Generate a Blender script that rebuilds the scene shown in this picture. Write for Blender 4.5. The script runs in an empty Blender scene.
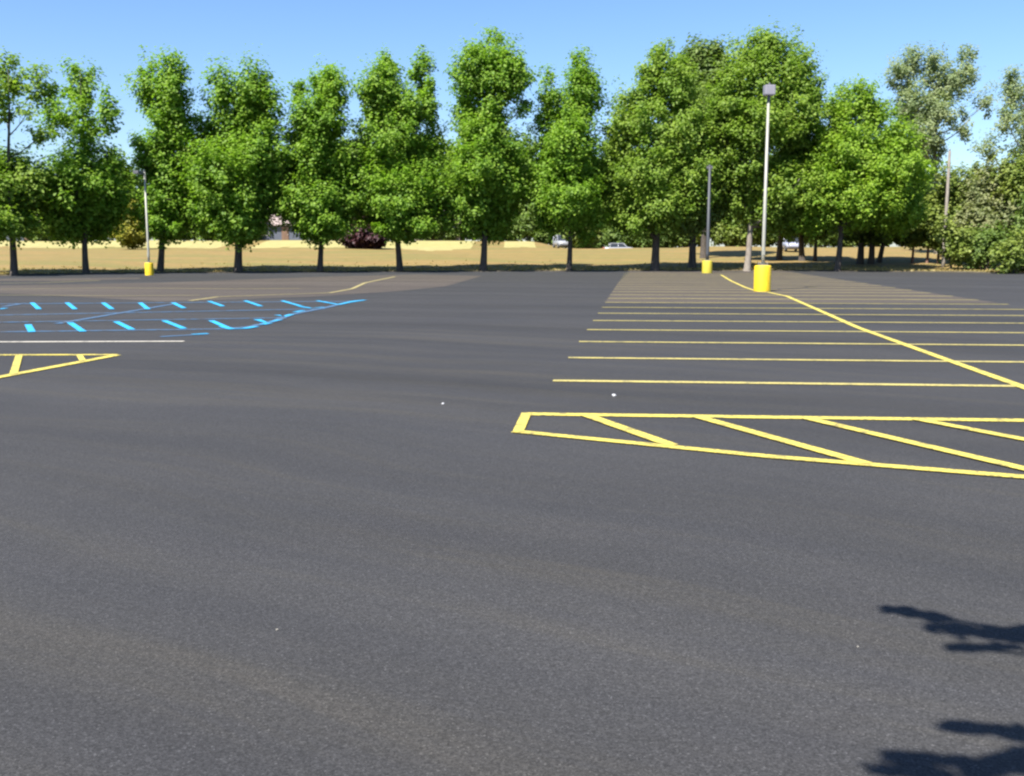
import bpy, bmesh, math, random
import numpy as np
from mathutils import Vector

S = bpy.context.scene
COL = S.collection
R = math.radians
PI = math.pi

# ------------------------------------------------------------------ camera maths (survey of the lot)
H = 1.64
PITCH = math.atan(0.138)
CP, SP = math.cos(PITCH), math.sin(PITCH)

def ray(px, py):
    u = (px - 512) / 1000.0
    v = (388 - py) / 1000.0
    return Vector((u, CP + v * SP, -SP + v * CP))

def gnd(px, py, z=0.0):
    d = ray(px, py)
    t = (z - H) / d.z
    return Vector((d.x * t, d.y * t, z))

def at(px, py, Y):
    d = ray(px, py)
    t = Y / d.y
    return Vector((d.x * t, Y, H + d.z * t))

def mpp(py, Y):           # metres per pixel at depth Y
    return Y / ray(512, py).y / 1000.0

# ------------------------------------------------------------------ helpers
def obj(name, me, mat=None, parent=None, loc=None):
    if isinstance(me, bmesh.types.BMesh):
        m = bpy.data.meshes.new(name)
        me.to_mesh(m); me.free(); me = m
    o = bpy.data.objects.new(name, me)
    COL.objects.link(o)
    if mat is not None:
        me.materials.append(mat)
    if parent is not None:
        o.parent = parent
    if loc is not None:
        o.location = loc
    return o

def tag(o, label, cat, group=None):
    o['label'] = label; o['category'] = cat
    if group: o['group'] = group
    return o

def thing(name, label, cat, loc=(0, 0, 0), rz=0.0, group=None):
    o = bpy.data.objects.new(name, None)
    COL.objects.link(o)
    o.location = loc; o.rotation_euler = (0, 0, rz)
    o.empty_display_size = 0.3
    return tag(o, label, cat, group)

def struct(o):
    o['kind'] = 'structure'
    return o

def add_box(bm, c, s, rot=0.0, bevel=0.0):
    vs = []
    for dz in (-.5, .5):
        for dx, dy in ((-.5, -.5), (.5, -.5), (.5, .5), (-.5, .5)):
            x, y = dx * s[0], dy * s[1]
            xr = x * math.cos(rot) - y * math.sin(rot)
            yr = x * math.sin(rot) + y * math.cos(rot)
            vs.append(bm.verts.new((c[0] + xr, c[1] + yr, c[2] + dz * s[2])))
    fs = [(3, 2, 1, 0), (4, 5, 6, 7), (0, 1, 5, 4), (1, 2, 6, 5), (2, 3, 7, 6), (3, 0, 4, 7)]
    faces = [bm.faces.new([vs[i] for i in f]) for f in fs]
    if bevel:
        ed = list({e for f in faces for e in f.edges})
        bmesh.ops.bevel(bm, geom=ed, offset=bevel, segments=2, affect='EDGES', profile=.6)

def add_lathe(bm, prof, n=24, c=(0, 0, 0), cap=True):
    rings = []
    for r, z in prof:
        rings.append([bm.verts.new((c[0] + r * math.cos(2 * PI * i / n), c[1] + r * math.sin(2 * PI * i / n), c[2] + z)) for i in range(n)])
    for a, b in zip(rings[:-1], rings[1:]):
        for i in range(n):
            f = bm.faces.new((a[i], a[(i + 1) % n], b[(i + 1) % n], b[i])); f.smooth = True
    if cap:
        bm.faces.new(list(reversed(rings[0]))); bm.faces.new(rings[-1])

def tube_arrays(V, F, pts, rads, n=7):
    """append a tapered tube to vertex / face lists"""
    base = len(V)
    k = len(pts)
    for i in range(k):
        p = Vector(pts[i])
        d = Vector(pts[min(i + 1, k - 1)]) - Vector(pts[max(i - 1, 0)])
        if d.length < 1e-6: d = Vector((0, 0, 1))
        d.normalize()
        a = Vector((1, 0, 0)) if abs(d.x) < .8 else Vector((0, 1, 0))
        u = d.cross(a).normalized(); w = d.cross(u)
        for j in range(n):
            t = 2 * PI * j / n
            q = p + (u * math.cos(t) + w * math.sin(t)) * rads[i]
            V.append((q.x, q.y, q.z))
    for i in range(k - 1):
        for j in range(n):
            a0 = base + i * n + j; a1 = base + i * n + (j + 1) % n
            F.append((a0, a1, a1 + n, a0 + n))
    F.append(tuple(base + (k - 1) * n + j for j in range(n)))

def mesh_from(name, V, F, smooth=True):
    me = bpy.data.meshes.new(name)
    me.from_pydata(V, [], F)
    if smooth:
        me.polygons.foreach_set('use_smooth', [True] * len(me.polygons))
    me.update()
    return me

# ------------------------------------------------------------------ materials
def new_mat(name):
    m = bpy.data.materials.new(name); m.use_nodes = True
    nt = m.node_tree
    b = nt.nodes['Principled BSDF']
    return m, nt, b

def N(nt, t, **kw):
    n = nt.nodes.new(t)
    for k, v in kw.items():
        setattr(n, k, v)
    return n

def noise(nt, vec, scale, detail=4, rough=.55):
    n = N(nt, 'ShaderNodeTexNoise')
    n.inputs['Scale'].default_value = scale
    n.inputs['Detail'].default_value = detail
    n.inputs['Roughness'].default_value = rough
    if vec is not None: nt.links.new(vec, n.inputs['Vector'])
    return n.outputs['Fac']

def ramp(nt, fac, stops):
    r = N(nt, 'ShaderNodeValToRGB')
    el = r.color_ramp.elements
    while len(el) < len(stops): el.new(0.5)
    for e, (p, c) in zip(el, stops):
        e.position = p
        e.color = (c[0], c[1], c[2], 1) if hasattr(c, '__len__') else (c, c, c, 1)
    nt.links.new(fac, r.inputs['Fac'])
    return r.outputs['Color']

def mixc(nt, fac, a, b, mode='MIX'):
    m = N(nt, 'ShaderNodeMix', data_type='RGBA', blend_type=mode)
    for sock, val in ((m.inputs[0], fac), (m.inputs[6], a), (m.inputs[7], b)):
        if hasattr(val, 'is_linked') or hasattr(val, 'links'):
            nt.links.new(val, sock)
        elif hasattr(val, '__len__'):
            sock.default_value = (val[0], val[1], val[2], 1)
        else:
            sock.default_value = val
    return m.outputs[2]

def objco(nt, scale=(1, 1, 1), rot=(0, 0, 0)):
    g = N(nt, 'ShaderNodeNewGeometry')
    mp = N(nt, 'ShaderNodeMapping')
    mp.inputs['Scale'].default_value = scale
    mp.inputs['Rotation'].default_value = rot
    nt.links.new(g.outputs['Position'], mp.inputs['Vector'])
    return mp.outputs['Vector']

def plain(name, col, rough=.6, metal=0.0, var=.12, scale=3.0):
    m, nt, b = new_mat(name)
    tc = N(nt, 'ShaderNodeTexCoord')
    f = noise(nt, tc.outputs['Object'], scale, 5)
    lo = tuple(c * (1 - var) for c in col); hi = tuple(min(1, c * (1 + var)) for c in col)
    nt.links.new(ramp(nt, f, [(.3, lo), (.7, hi)]), b.inputs['Base Color'])
    b.inputs['Roughness'].default_value = rough
    b.inputs['Metallic'].default_value = metal
    return m

def asphalt(name, tint, worn=0.0):
    m, nt, b = new_mat(name)
    # roller sweeps and dusty drifts: wide arcs about a centre behind the photographer
    g = N(nt, 'ShaderNodeNewGeometry')
    wob = N(nt, 'ShaderNodeTexNoise'); wob.inputs['Scale'].default_value = .12; wob.inputs['Detail'].default_value = 2
    nt.links.new(g.outputs['Position'], wob.inputs['Vector'])
    wv = N(nt, 'ShaderNodeVectorMath', operation='SCALE'); wv.inputs['Scale'].default_value = 3.0
    nt.links.new(wob.outputs['Color'], wv.inputs[0])
    pa = N(nt, 'ShaderNodeVectorMath', operation='ADD'); nt.links.new(g.outputs['Position'], pa.inputs[0]); nt.links.new(wv.outputs[0], pa.inputs[1])
    sb = N(nt, 'ShaderNodeVectorMath', operation='SUBTRACT'); sb.inputs[1].default_value = (-16.0, -23.0, 0)
    nt.links.new(pa.outputs[0], sb.inputs[0])
    ln = N(nt, 'ShaderNodeVectorMath', operation='LENGTH'); nt.links.new(sb.outputs[0], ln.inputs[0])
    sx = N(nt, 'ShaderNodeSeparateXYZ'); nt.links.new(sb.outputs[0], sx.inputs[0])
    an = N(nt, 'ShaderNodeMath', operation='ARCTAN2'); nt.links.new(sx.outputs['Y'], an.inputs[0]); nt.links.new(sx.outputs['X'], an.inputs[1])
    cb = N(nt, 'ShaderNodeCombineXYZ'); nt.links.new(ln.outputs['Value'], cb.inputs['X']); nt.links.new(an.outputs[0], cb.inputs['Y'])
    def polar(kr, ka):
        mm = N(nt, 'ShaderNodeVectorMath', operation='MULTIPLY'); mm.inputs[1].default_value = (kr, ka, 1)
        nt.links.new(cb.outputs[0], mm.inputs[0]); return mm.outputs[0]
    f1 = noise(nt, polar(.38, 1.6), 1.0, 5, .6)
    f2 = noise(nt, polar(1.7, 3.0), 1.0, 5, .65)
    f3 = noise(nt, objco(nt), .35, 4, .6)
    lo = tuple(c * .80 for c in tint); hi = tuple(c * 1.2 for c in tint)
    c1 = ramp(nt, f1, [(.32, lo), (.68, hi)])
    warm = ramp(nt, f2, [(.40, (.93, .94, .97)), (.52, (1, 1, 1)), (.62, (1.12, 1.09, 1.01)), (.74, (1.28, 1.20, 1.05))])
    c2 = mixc(nt, 1.0, c1, warm, 'MULTIPLY')
    c3 = mixc(nt, 1.0, c2, ramp(nt, f3, [(.3, (.92, .93, .95)), (.7, (1.07, 1.06, 1.04))]), 'MULTIPLY')
    # aggregate: stones a centimetre or so across, lighter and darker than the binder
    v = N(nt, 'ShaderNodeTexVoronoi'); v.inputs['Scale'].default_value = 150
    nt.links.new(objco(nt), v.inputs['Vector'])
    sep = N(nt, 'ShaderNodeSeparateColor'); nt.links.new(v.outputs['Color'], sep.inputs['Color'])
    st = ramp(nt, sep.outputs[0], [(0, .6), (.5, .94), (.85, 1.15), (.97, 1.4), (1, 2.0)])
    c4 = mixc(nt, 1.0, c3, st, 'MULTIPLY')
    f4 = noise(nt, objco(nt), 45, 4, .75)
    c5 = mixc(nt, 1.0, c4, ramp(nt, f4, [(.3, .78), (.7, 1.2)]), 'MULTIPLY')
    nt.links.new(c5, b.inputs['Base Color'])
    b.inputs['Roughness'].default_value = .9
    b.inputs['Specular IOR Level'].default_value = .25
    bp = N(nt, 'ShaderNodeBump'); bp.inputs['Strength'].default_value = .3; bp.inputs['Distance'].default_value = .004
    nt.links.new(v.outputs['Distance'], bp.inputs['Height'])
    nt.links.new(bp.outputs['Normal'], b.inputs['Normal'])
    return m

ASPH = (.0348, .0341, .0348)
M_asph = asphalt('asphalt', ASPH)
M_grazing = asphalt('grazing_tint_asphalt', (.068, .057, .048))  # tan stands in for how far stalls look at a grazing angle

def paint(name, col, wear=.35):
    m, nt, b = new_mat(name)
    f = noise(nt, objco(nt), 28, 5, .7)
    f2 = noise(nt, objco(nt), 1.1, 3, .6)
    k = ramp(nt, f, [(.36 - .06 * wear, 1 * wear + .15), (.56, 0.0)])
    k2 = mixc(nt, .6, k, mixc(nt, 1.0, k, ramp(nt, f2, [(.3, 0), (.7, 1.6)]), 'MULTIPLY'))
    f3 = noise(nt, objco(nt), 4.5, 8, .78)
    chips = ramp(nt, f3, [(.36 + .05 * wear, wear), (.45 + .05 * wear, 0.0)])
    k2 = mixc(nt, 1.0, k2, chips, 'LIGHTEN')
    c = mixc(nt, k2, col, (.048, .047, .046))
    nt.links.new(c, b.inputs['Base Color'])
    b.inputs['Roughness'].default_value = .75
    return m

M_yel = paint('yellow_road_paint', (.58, .475, .075), .75)
M_yelmid = paint('worn_yellow_road_paint', (.46, .385, .11), .7)
M_yelold = paint('faded_yellow_road_paint', (.36, .30, .11), .7)
M_blue = paint('blue_road_paint', (.012, .34, .62), .5)
M_bluef = paint('faded_blue_road_paint', (.045, .13, .25), 1.1)
M_cream = paint('faded_white_road_paint', (.52, .48, .40), .6)

def leafmat(name, lo, hi, trans=.35):
    m, nt, b = new_mat(name)
    g = N(nt, 'ShaderNodeNewGeometry')
    f = g.outputs['Random Per Island']
    mid = tuple((a + c) / 2 for a, c in zip(lo, hi))
    c = ramp(nt, f, [(0, lo), (.5, mid), (1, hi)])
    f2 = noise(nt, objco(nt), .55, 3, .5)
    c = mixc(nt, 1.0, c, ramp(nt, f2, [(.3, (.82, .88, .80)), (.7, (1.2, 1.12, 1.1))]), 'MULTIPLY')
    nt.links.new(c, b.inputs['Base Color'])
    b.inputs['Roughness'].default_value = .55
    b.inputs['Specular IOR Level'].default_value = .3
    t = N(nt, 'ShaderNodeBsdfTranslucent')
    ct = mixc(nt, 1.0, c, (1.1, 1.25, .6), 'MULTIPLY')
    nt.links.new(ct, t.inputs['Color'])
    mx = N(nt, 'ShaderNodeMixShader'); mx.inputs[0].default_value = trans
    nt.links.new(b.outputs[0], mx.inputs[1]); nt.links.new(t.outputs[0], mx.inputs[2])
    nt.links.new(mx.outputs[0], nt.nodes['Material Output'].inputs['Surface'])
    return m

L_row = leafmat('row_tree_leaves', (.110, .215, .020), (.235, .370, .040), .5)
L_row2 = leafmat('bright_tree_leaves', (.130, .230, .020), (.265, .395, .040), .5)
L_row3 = leafmat('olive_tree_leaves', (.125, .210, .026), (.245, .350, .052), .5)
L_belt = leafmat('belt_tree_leaves', (.095, .165, .022), (.185, .275, .044), .4)
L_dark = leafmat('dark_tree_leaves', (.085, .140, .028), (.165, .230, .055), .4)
L_cotton = leafmat('cottonwood_leaves', (.165, .21, .10), (.30, .36, .185), .45)
L_olive = leafmat('olive_shrub_leaves', (.105, .150, .026), (.22, .27, .055))
L_dusty = leafmat('dusty_willow_leaves', (.15, .17, .07), (.27, .285, .14), .4)
L_plum = leafmat('plum_leaves', (.030, .010, .014), (.065, .022, .026), .15)
L_yell = leafmat('yellow_green_leaves', (.15, .16, .02), (.30, .28, .03))

def barkmat(name, lo, hi):
    m, nt, b = new_mat(name)
    f = noise(nt, objco(nt, (6, 6, 1.2)), 2.0, 6, .65)
    nt.links.new(ramp(nt, f, [(.3, lo), (.7, hi)]), b.inputs['Base Color'])
    b.inputs['Roughness'].default_value = .9
    bp = N(nt, 'ShaderNodeBump'); bp.inputs['Distance'].default_value = .03
    nt.links.new(f, bp.inputs['Height']); nt.links.new(bp.outputs['Normal'], b.inputs['Normal'])
    return m

B_dark = barkmat('dark_bark', (.030, .024, .020), (.095, .078, .064))
B_pale = barkmat('pale_bark', (.13, .11, .09), (.28, .24, .20))
B_red = barkmat('reddish_bark', (.10, .055, .04), (.20, .115, .085))
B_pole = barkmat('weathered_pole_wood', (.15, .13, .11), (.28, .25, .21))

def grassmat(name, stops, green):
    m, nt, b = new_mat(name)
    f = noise(nt, objco(nt, (.06, .22, .2)), 1.0, 5, .6)
    f2 = noise(nt, objco(nt), .9, 5, .7)
    f3 = noise(nt, objco(nt, (1, 2.2, 1)), 5, 4, .7)
    c = ramp(nt, f2, stops)
    c = mixc(nt, ramp(nt, f, [(.44, 0), (.60, .75)]), c, green)
    c = mixc(nt, 1.0, c, ramp(nt, f3, [(.25, .68), (.75, 1.25)]), 'MULTIPLY')
    nt.links.new(c, b.inputs['Base Color'])
    b.inputs['Roughness'].default_value = .95
    bp = N(nt, 'ShaderNodeBump'); bp.inputs['Distance'].default_value = .08
    nt.links.new(f3, bp.inputs['Height']); nt.links.new(bp.outputs['Normal'], b.inputs['Normal'])
    return m

M_field = grassmat('dry_grass', [(.3, (.175, .118, .034)), (.7, (.265, .18, .054))], (.150, .138, .032))
M_verge = grassmat('bleached_straw', [(.3, (.27, .235, .088)), (.7, (.38, .335, .13))], (.30, .275, .09))
M_brown = plain('dark_brown_ground', (.055, .045, .028), .95, 0, .4, 2)
M_tuft = leafmat('dry_grass_blades', (.17, .15, .045), (.40, .30, .13), .2)

# ------------------------------------------------------------------ ground
edge_px = [(-420, 281), (0, 276), (90, 274), (200, 273), (400, 272), (600, 271.3), (800, 271.2), (960, 272.5), (1030, 274), (1500, 276)]
edge_pts = [gnd(*p) for p in edge_px]
EX = [-400, -120] + [p.x for p in edge_pts] + [120, 400]
EY = [edge_pts[0].y, edge_pts[0].y] + [p.y for p in edge_pts] + [edge_pts[-1].y] * 2
def edge(x):
    return float(np.interp(x, EX, EY))

def sm(t):
    t = min(1, max(0, t)); return t * t * (3 - 2 * t)

def terr(x, y):
    e = edge(x)
    g = y - e
    if g <= 0: return 0.0
    if g < .5: return .1 * g / .5
    t = min(1, max(0, (g - .5) / (125 - e - .5)))
    z = .1 + 1.80 * (.75 * t + .25 * sm(t))
    amp = 1.0 - .85 * sm((x - 2) / 6)
    z += amp * sm((y - 124) / 15) * 1.0
    z -= 1.0 * sm((y - 125) / 6) * math.exp(-((x - 14) / 6) ** 2)
    z += .05 * math.sin(x * .31 + y * .17) * min(1, g / 6) + .04 * math.sin(x * .11 - y * .23) * min(1, g / 6)
    return z

def onterr(px, py):
    d = ray(px, py)
    prev = 5.0
    for i in range(4000):
        t = 5 + i * .05
        p = Vector((d.x * t, d.y * t, H + d.z * t))
        if p.z <= terr(p.x, p.y): return p
    return at(px, py, 124)

def xcols(step):
    a = [-400, -300, -220, -160, -125]
    return a + list(np.arange(-100, 100.01, step)) + [-x for x in reversed(a)]

def grid(name, xs, rows, fn, mat, keep=None):
    """rows: list of offsets; fn(x,row)->(x,y,z)"""
    V = []; F = []
    for r in rows:
        for x in xs: V.append(fn(x, r))
    n = len(xs)
    for j in range(len(rows) - 1):
        for i in range(n - 1):
            if keep and not keep(i, j): continue
            a = j * n + i
            F.append((a, a + 1, a + n + 1, a + n))
    me = mesh_from(name, V, F)
    return struct(obj(name, me, mat))

xs = xcols(2.0)
grid('parking_lot', xs, [0, 1], lambda x, r: (x, -80 if r == 0 else edge(x), 0), M_asph)
grid('dark_edge_strip', xs, [0, .5], lambda x, g: (x, edge(x) + g, terr(x, edge(x) + g)), M_brown)  # darker brown strip along the far edge of the lot
xs1 = xcols(1.0)
rows = [round(.5 + .9 * i, 2) for i in range(0, 81)]
def fld(x, g):
    e = edge(x); y = e + .5 + (g - .5) * (142 - e - .5) / 72.0
    return (x, y, terr(x, y))
def vstart(x):
    return 125 - 9 * math.exp(-((x + 10.5) / 5.5) ** 2) + 1.2 * math.sin(x * .35) + 1.4 * math.sin(x * 1.7) * math.sin(x * .83 + 1)
def is_verge(i, j):
    x = xs1[i]; y = fld(x, rows[j])[1]
    lim = x < 3.0 and not (-5.5 < x < -1.5) and not (-38 < x < -33)
    return lim and vstart(x) < y < 141
grid('grass_field', xs1, rows, fld, M_field, lambda i, j: not is_verge(i, j))
grid('straw_verge', xs1, rows, fld, M_verge, is_verge)
grid('far_ground', xs, [0, 20, 80, 250, 900],
     lambda x, r: (x * (1 + r / 300), fld(x, rows[-1])[1] + r, fld(x, rows[-1])[2]), M_field)

# far stall areas: thin sheets with the grazing-angle tint put into their colour
def sheet(name, pts, mat, z):
    bm = bmesh.new()
    bm.faces.new([bm.verts.new((p.x, p.y, z)) for p in pts])
    bmesh.ops.recalc_face_normals(bm, faces=bm.faces)
    for f in bm.faces:
        if f.normal.z < 0: f.normal_flip()
    return struct(obj(name, bm, mat))

# stall layout of the right-hand double row
P0 = gnd(553, 381)
vp = ray(640, 250); D = Vector((vp.x, vp.y, 0)).normalized()
p1 = gnd(1000, 386.3); E = (p1 - P0); E.z = 0; E.normalize()
SW = 2.74
def stall_left(k):
    return P0 + D * (SW * k)

def lotpt(p, m=.4):
    y = min(p.y, edge(p.x) - m)
    return Vector((p.x, y, 0))

Wd = 12.2
random.seed(3)
pts = []
pts.append(stall_left(7.0)); pts.append(stall_left(9)); pts.append(stall_left(14)); pts.append(lotpt(stall_left(25)))
pts += [lotpt(stall_left(25) + E * 6), lotpt(stall_left(25) + E * Wd), stall_left(14) + E * Wd, stall_left(7.3) + E * Wd]
sheet('grazing_tint_asphalt', pts, M_grazing, .004)
sheet('grazing_tint_asphalt', [gnd(-80, 290), gnd(60, 296), gnd(160, 301.5), gnd(310, 297), gnd(400, 291), gnd(445, 286.5), gnd(482, 276),
                       gnd(420, 274.5), gnd(330, 276.5), gnd(150, 283), gnd(0, 285.5), gnd(-80, 287)], M_grazing, .004)
sheet('grazing_tint_asphalt', [gnd(-80, 279.3), gnd(-80, 281), gnd(60, 281), gnd(140, 279), gnd(140, 277.6)], M_grazing, .004)

# painted markings
def ribbons(name, lines, mat):
    V = []; F = []
    for pts, w, z in lines:
        base = len(V); k = len(pts)
        for i, p in enumerate(pts):
            d = (pts[min(i + 1, k - 1)] - pts[max(i - 1, 0)]); d.z = 0; d.normalize()
            n = Vector((-d.y, d.x, 0)) * (w / 2)
            V.append((p.x - n.x, p.y - n.y, z)); V.append((p.x + n.x, p.y + n.y, z))
        for i in range(k - 1):
            a = base + 2 * i
            F.append((a, a + 2, a + 3, a + 1))
    me = mesh_from(name, V, F, False)
    bm = bmesh.new(); bm.from_mesh(me)
    for f in bm.faces:
        if f.normal.z < 0: f.normal_flip()
    bm.to_mesh(me); bm.free()
    return struct(obj(name, me, mat))

def L(*pp, w=.13, z=.008):
    return ([gnd(*p) for p in pp], w, z)

lines = []
for k in range(0, 23):
    a = stall_left(k); b = a + E * Wd
    if b.y > edge(b.x) - .8 or a.y > edge(a.x) - .8: break
    lines.append(([a, b], .17, .008))
ribbons('stall_markings', lines, M_yelmid)
spine_px = [(721, 275), (731, 281), (745, 287.5), (757, 291.5), (768, 292.5), (787, 296.5), (820, 311), (858, 328), (935, 356), (1017, 385.5), (1100, 416)]
ribbons('spine_marking', [L(*spine_px, w=.14, z=.012)], M_yel)
ribbons('hatch_markings', [
    L((526, 414.5), (760, 417.6), (1024, 421), (1150, 422.8), w=.17, z=.008),
    L((514, 432), (770, 457.5), (1024, 478), (1150, 487), w=.13, z=.011),
    L((526.5, 414), (518, 433.2), w=.10, z=.014),
    L((586, 416), (672, 446.5), w=.13, z=.014), L((697, 417.5), (866, 464.8), w=.13, z=.014),
    L((806, 419), (1024, 470), (1050, 475.5), w=.13, z=.014), L((916, 420), (1024, 440.5), (1120, 458), w=.13, z=.014),
    L((-60, 356), (-10, 355.3), (117, 355), w=.16, z=.008), L((-70, 391), (0, 377.5), (117, 355.5), w=.16, z=.011),
    L((19, 356.3), (13.5, 375), w=.10, z=.014), L((79.5, 356), (83, 361.5), w=.09, z=.014)], M_yel)
ribbons('faded_stall_markings', [
    L((190, 301), (218, 297), (330, 293), (352, 289), (365, 283), (395, 276.8), w=.17, z=.012),
    L((-60, 284), (40, 283), (100, 280.5), w=.2, z=.010), L((-60, 290), (100, 288), (230, 289), (300, 288.5), w=.14, z=.010),
    L((-40, 295), (120, 296), (200, 295.5), w=.13, z=.010)], M_yelold)
bd = .14
ribbons('blue_dash_markings', [L(a, b, w=bd, z=.014) for a, b in (
    ((32, 303), (39, 309.5)), ((67, 303), (75, 309.5)), ((103, 303), (112, 309.5)), ((140, 303), (148, 309.5)),
    ((173, 303), (184, 308.5)), ((209, 301.5), (223, 306.5)), ((245, 301), (261, 306.5)), ((282, 301), (301, 306.5)),
    ((317, 301), (339, 305)), ((349, 301.7), (365, 300.3)), ((0, 309.5), (6, 308.5)),
    ((28, 325), (32, 332.5)), ((70, 323), (83, 332)), ((116, 322), (132, 330)), ((164, 321), (184, 329)), ((211, 321), (228, 328.5)),
    ((192, 335), (208, 334)))] + [L(*pp, w=.17, z=.0155) for pp in (((222, 327), (232, 329.6), (245, 329), (256, 327)), ((257, 320), (266, 323), (280, 320.3)), ((277, 315.5), (284, 317), (292, 314.8)),
      ((300, 307), (311, 308.5), (324, 307.5)), ((338, 305), (350, 302.5), (365, 300.3)), ((262, 325), (270, 323.5)), ((295, 312.5), (303, 311)))], M_blue)
ribbons('faded_blue_markings', [
    L((-60, 304.5), (352, 301.5), w=.30, z=.008), L((-60, 316.5), (325, 309), w=.26, z=.008),
    L((-60, 323.5), (285, 318), w=.22, z=.008), L((-60, 333), (238, 329), w=.22, z=.008), L((160, 337), (208, 334.3), w=.16, z=.008),
    L((57, 324), (140, 310), (175, 304), w=.18, z=.011), L((3, 307), (24, 303.5), w=.18, z=.011),
    L((228, 329), (250, 327), (276, 321), (290, 315), (325, 308), (342, 304), (352, 301.5), w=.2, z=.011)], M_bluef)
ribbons('white_stall_marking', [L((-60, 342.4), (184, 341.6), w=.17, z=.008)], M_cream)

# small litter
def scrap(px, py, size, label, mat, name, cat):
    rnd = random.Random(px)
    p = gnd(px, py)
    bm = bmesh.new()
    bmesh.ops.create_icosphere(bm, subdivisions=1, radius=size)
    for v in bm.verts:
        v.co.x *= rnd.uniform(.7, 1.3); v.co.y *= rnd.uniform(.7, 1.3)
        v.co.z = v.co.z * .6 * rnd.uniform(.7, 1.3)
        v.co.z = max(v.co.z, -.3 * size)
    o = obj(name, bm, mat, loc=(p.x, p.y, .3 * size))
    return tag(o, label, cat)
M_paper = plain('white_paper', (.42, .42, .43), .8)
M_stone = plain('pale_stone', (.2, .185, .16), .9)
scrap(614, 396, .03, 'small white paper scrap lying between the hatched island and the nearest stall line', M_paper, 'paper_scrap', 'litter')
scrap(443, 404, .018, 'tiny white scrap on bare asphalt left of the right hatched island', M_paper, 'paper_scrap', 'litter')
scrap(277, 630, .007, 'pale pebble on bare asphalt in the lower left foreground', M_stone, 'pebble', 'pebble')
scrap(858, 647, .006, 'pale pebble on the asphalt just left of the leafy shadow', M_stone, 'pebble', 'pebble')

# ------------------------------------------------------------------ trees
def leaf_mesh(name, cen, nor, size, rng, aspect=1.0):
    n = len(cen)
    nor = nor / np.maximum(np.linalg.norm(nor, axis=1, keepdims=True), 1e-6)
    a = rng.normal(size=(n, 3))
    u = np.cross(nor, a); u /= np.maximum(np.linalg.norm(u, axis=1, keepdims=True), 1e-6)
    w = np.cross(nor, u)
    s = (size * rng.uniform(.65, 1.35, n))[:, None]
    fold = .25
    A = cen + u * s * .62 * aspect
    Bv = cen + w * s * .5 + nor * s * fold - u * s * .08
    C = cen - u * s * .62 * aspect
    Dv = cen - w * s * .5 + nor * s * fold - u * s * .08
    V = np.stack([A, Bv, C, Dv], 1).reshape(-1, 3)
    me = bpy.data.meshes.new(name)
    me.vertices.add(4 * n); me.vertices.foreach_set('co', V.astype(np.float32).ravel())
    idx = np.arange(n) * 4
    tri = np.stack([idx, idx + 1, idx + 2, idx, idx + 2, idx + 3], 1).ravel()
    me.loops.add(6 * n); me.loops.foreach_set('vertex_index', tri.astype(np.int32))
    me.polygons.add(2 * n)
    me.polygons.foreach_set('loop_start', (np.arange(2 * n) * 3).astype(np.int32))
    me.update(calc_edges=True)
    return me

def foliage(lobes, rng, leaf, cl_r, per, dens, gap=.12, point=.2, upsweep=1.0):
    """lobes: (centre, (rx,ry,rz), sparse). returns leaf centres, normals, twig ends"""
    CE = []; NO = []; ends = []
    for c, r, sp in lobes:
        c = np.array(c); r = np.array(r)
        area = 4 * PI * ((r[0] * r[1]) ** 1.6 / 3 + (r[0] * r[2]) ** 1.6 / 3 + (r[1] * r[2]) ** 1.6 / 3) ** (1 / 1.6)
        k = max(4, int(area * dens * sp))
        d = rng.normal(size=(k, 3)); d /= np.linalg.norm(d, axis=1, keepdims=True)
        fr = rng.uniform(.12, 1.0, k) ** .5
        # ragged outline: some sprays poke out
        fr = fr * np.where(rng.uniform(size=k) < .16, 1.2, 1.0)
        d[:, 2] += .10
        up = np.clip(d[:, 2], 0, 1)      # upswept sprays: lobes come to a point at the top
        d[:, :2] *= (1 - point * up)[:, None]
        d[:, 2] *= 1 + .22 * point * up
        cc = c + d * r * fr[:, None]
        keep = rng.uniform(size=k) > gap
        cc = cc[keep]; dd = d[keep]
        le = []
        for q, dv in zip(cc, dd):
            m = int(per * rng.choice((.55, .95, 1.45)))
            cr = min(cl_r * rng.uniform(.65, 1.4), .8 * min(r))
            # a spray: leaves strung along an upswept shoot
            g3 = np.clip(rng.normal(size=(m, 3)), -1.7, 1.7)
            sh = np.array([dv[0] * .75, dv[1] * .75, .55 + .35 * max(0, dv[2])]); sh /= np.linalg.norm(sh)
            al = np.clip(rng.normal(size=m), -1.5, 1.5)
            off = g3 * cr * np.array([.42, .42, .30]) + np.outer(al * cr * .62, sh) * upsweep
            off[:, 2] -= .12 * (off[:, 0] ** 2 + off[:, 1] ** 2)
            CE.append(q + off)
            nn = off * .5 / cr + dv * .35 + np.array([-.12, -.12, .8]) + rng.normal(size=(m, 3)) * .38
            NO.append(nn)
            le.append(q)
        ends.append(le)
    return np.concatenate(CE), np.concatenate(NO), ends

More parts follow.
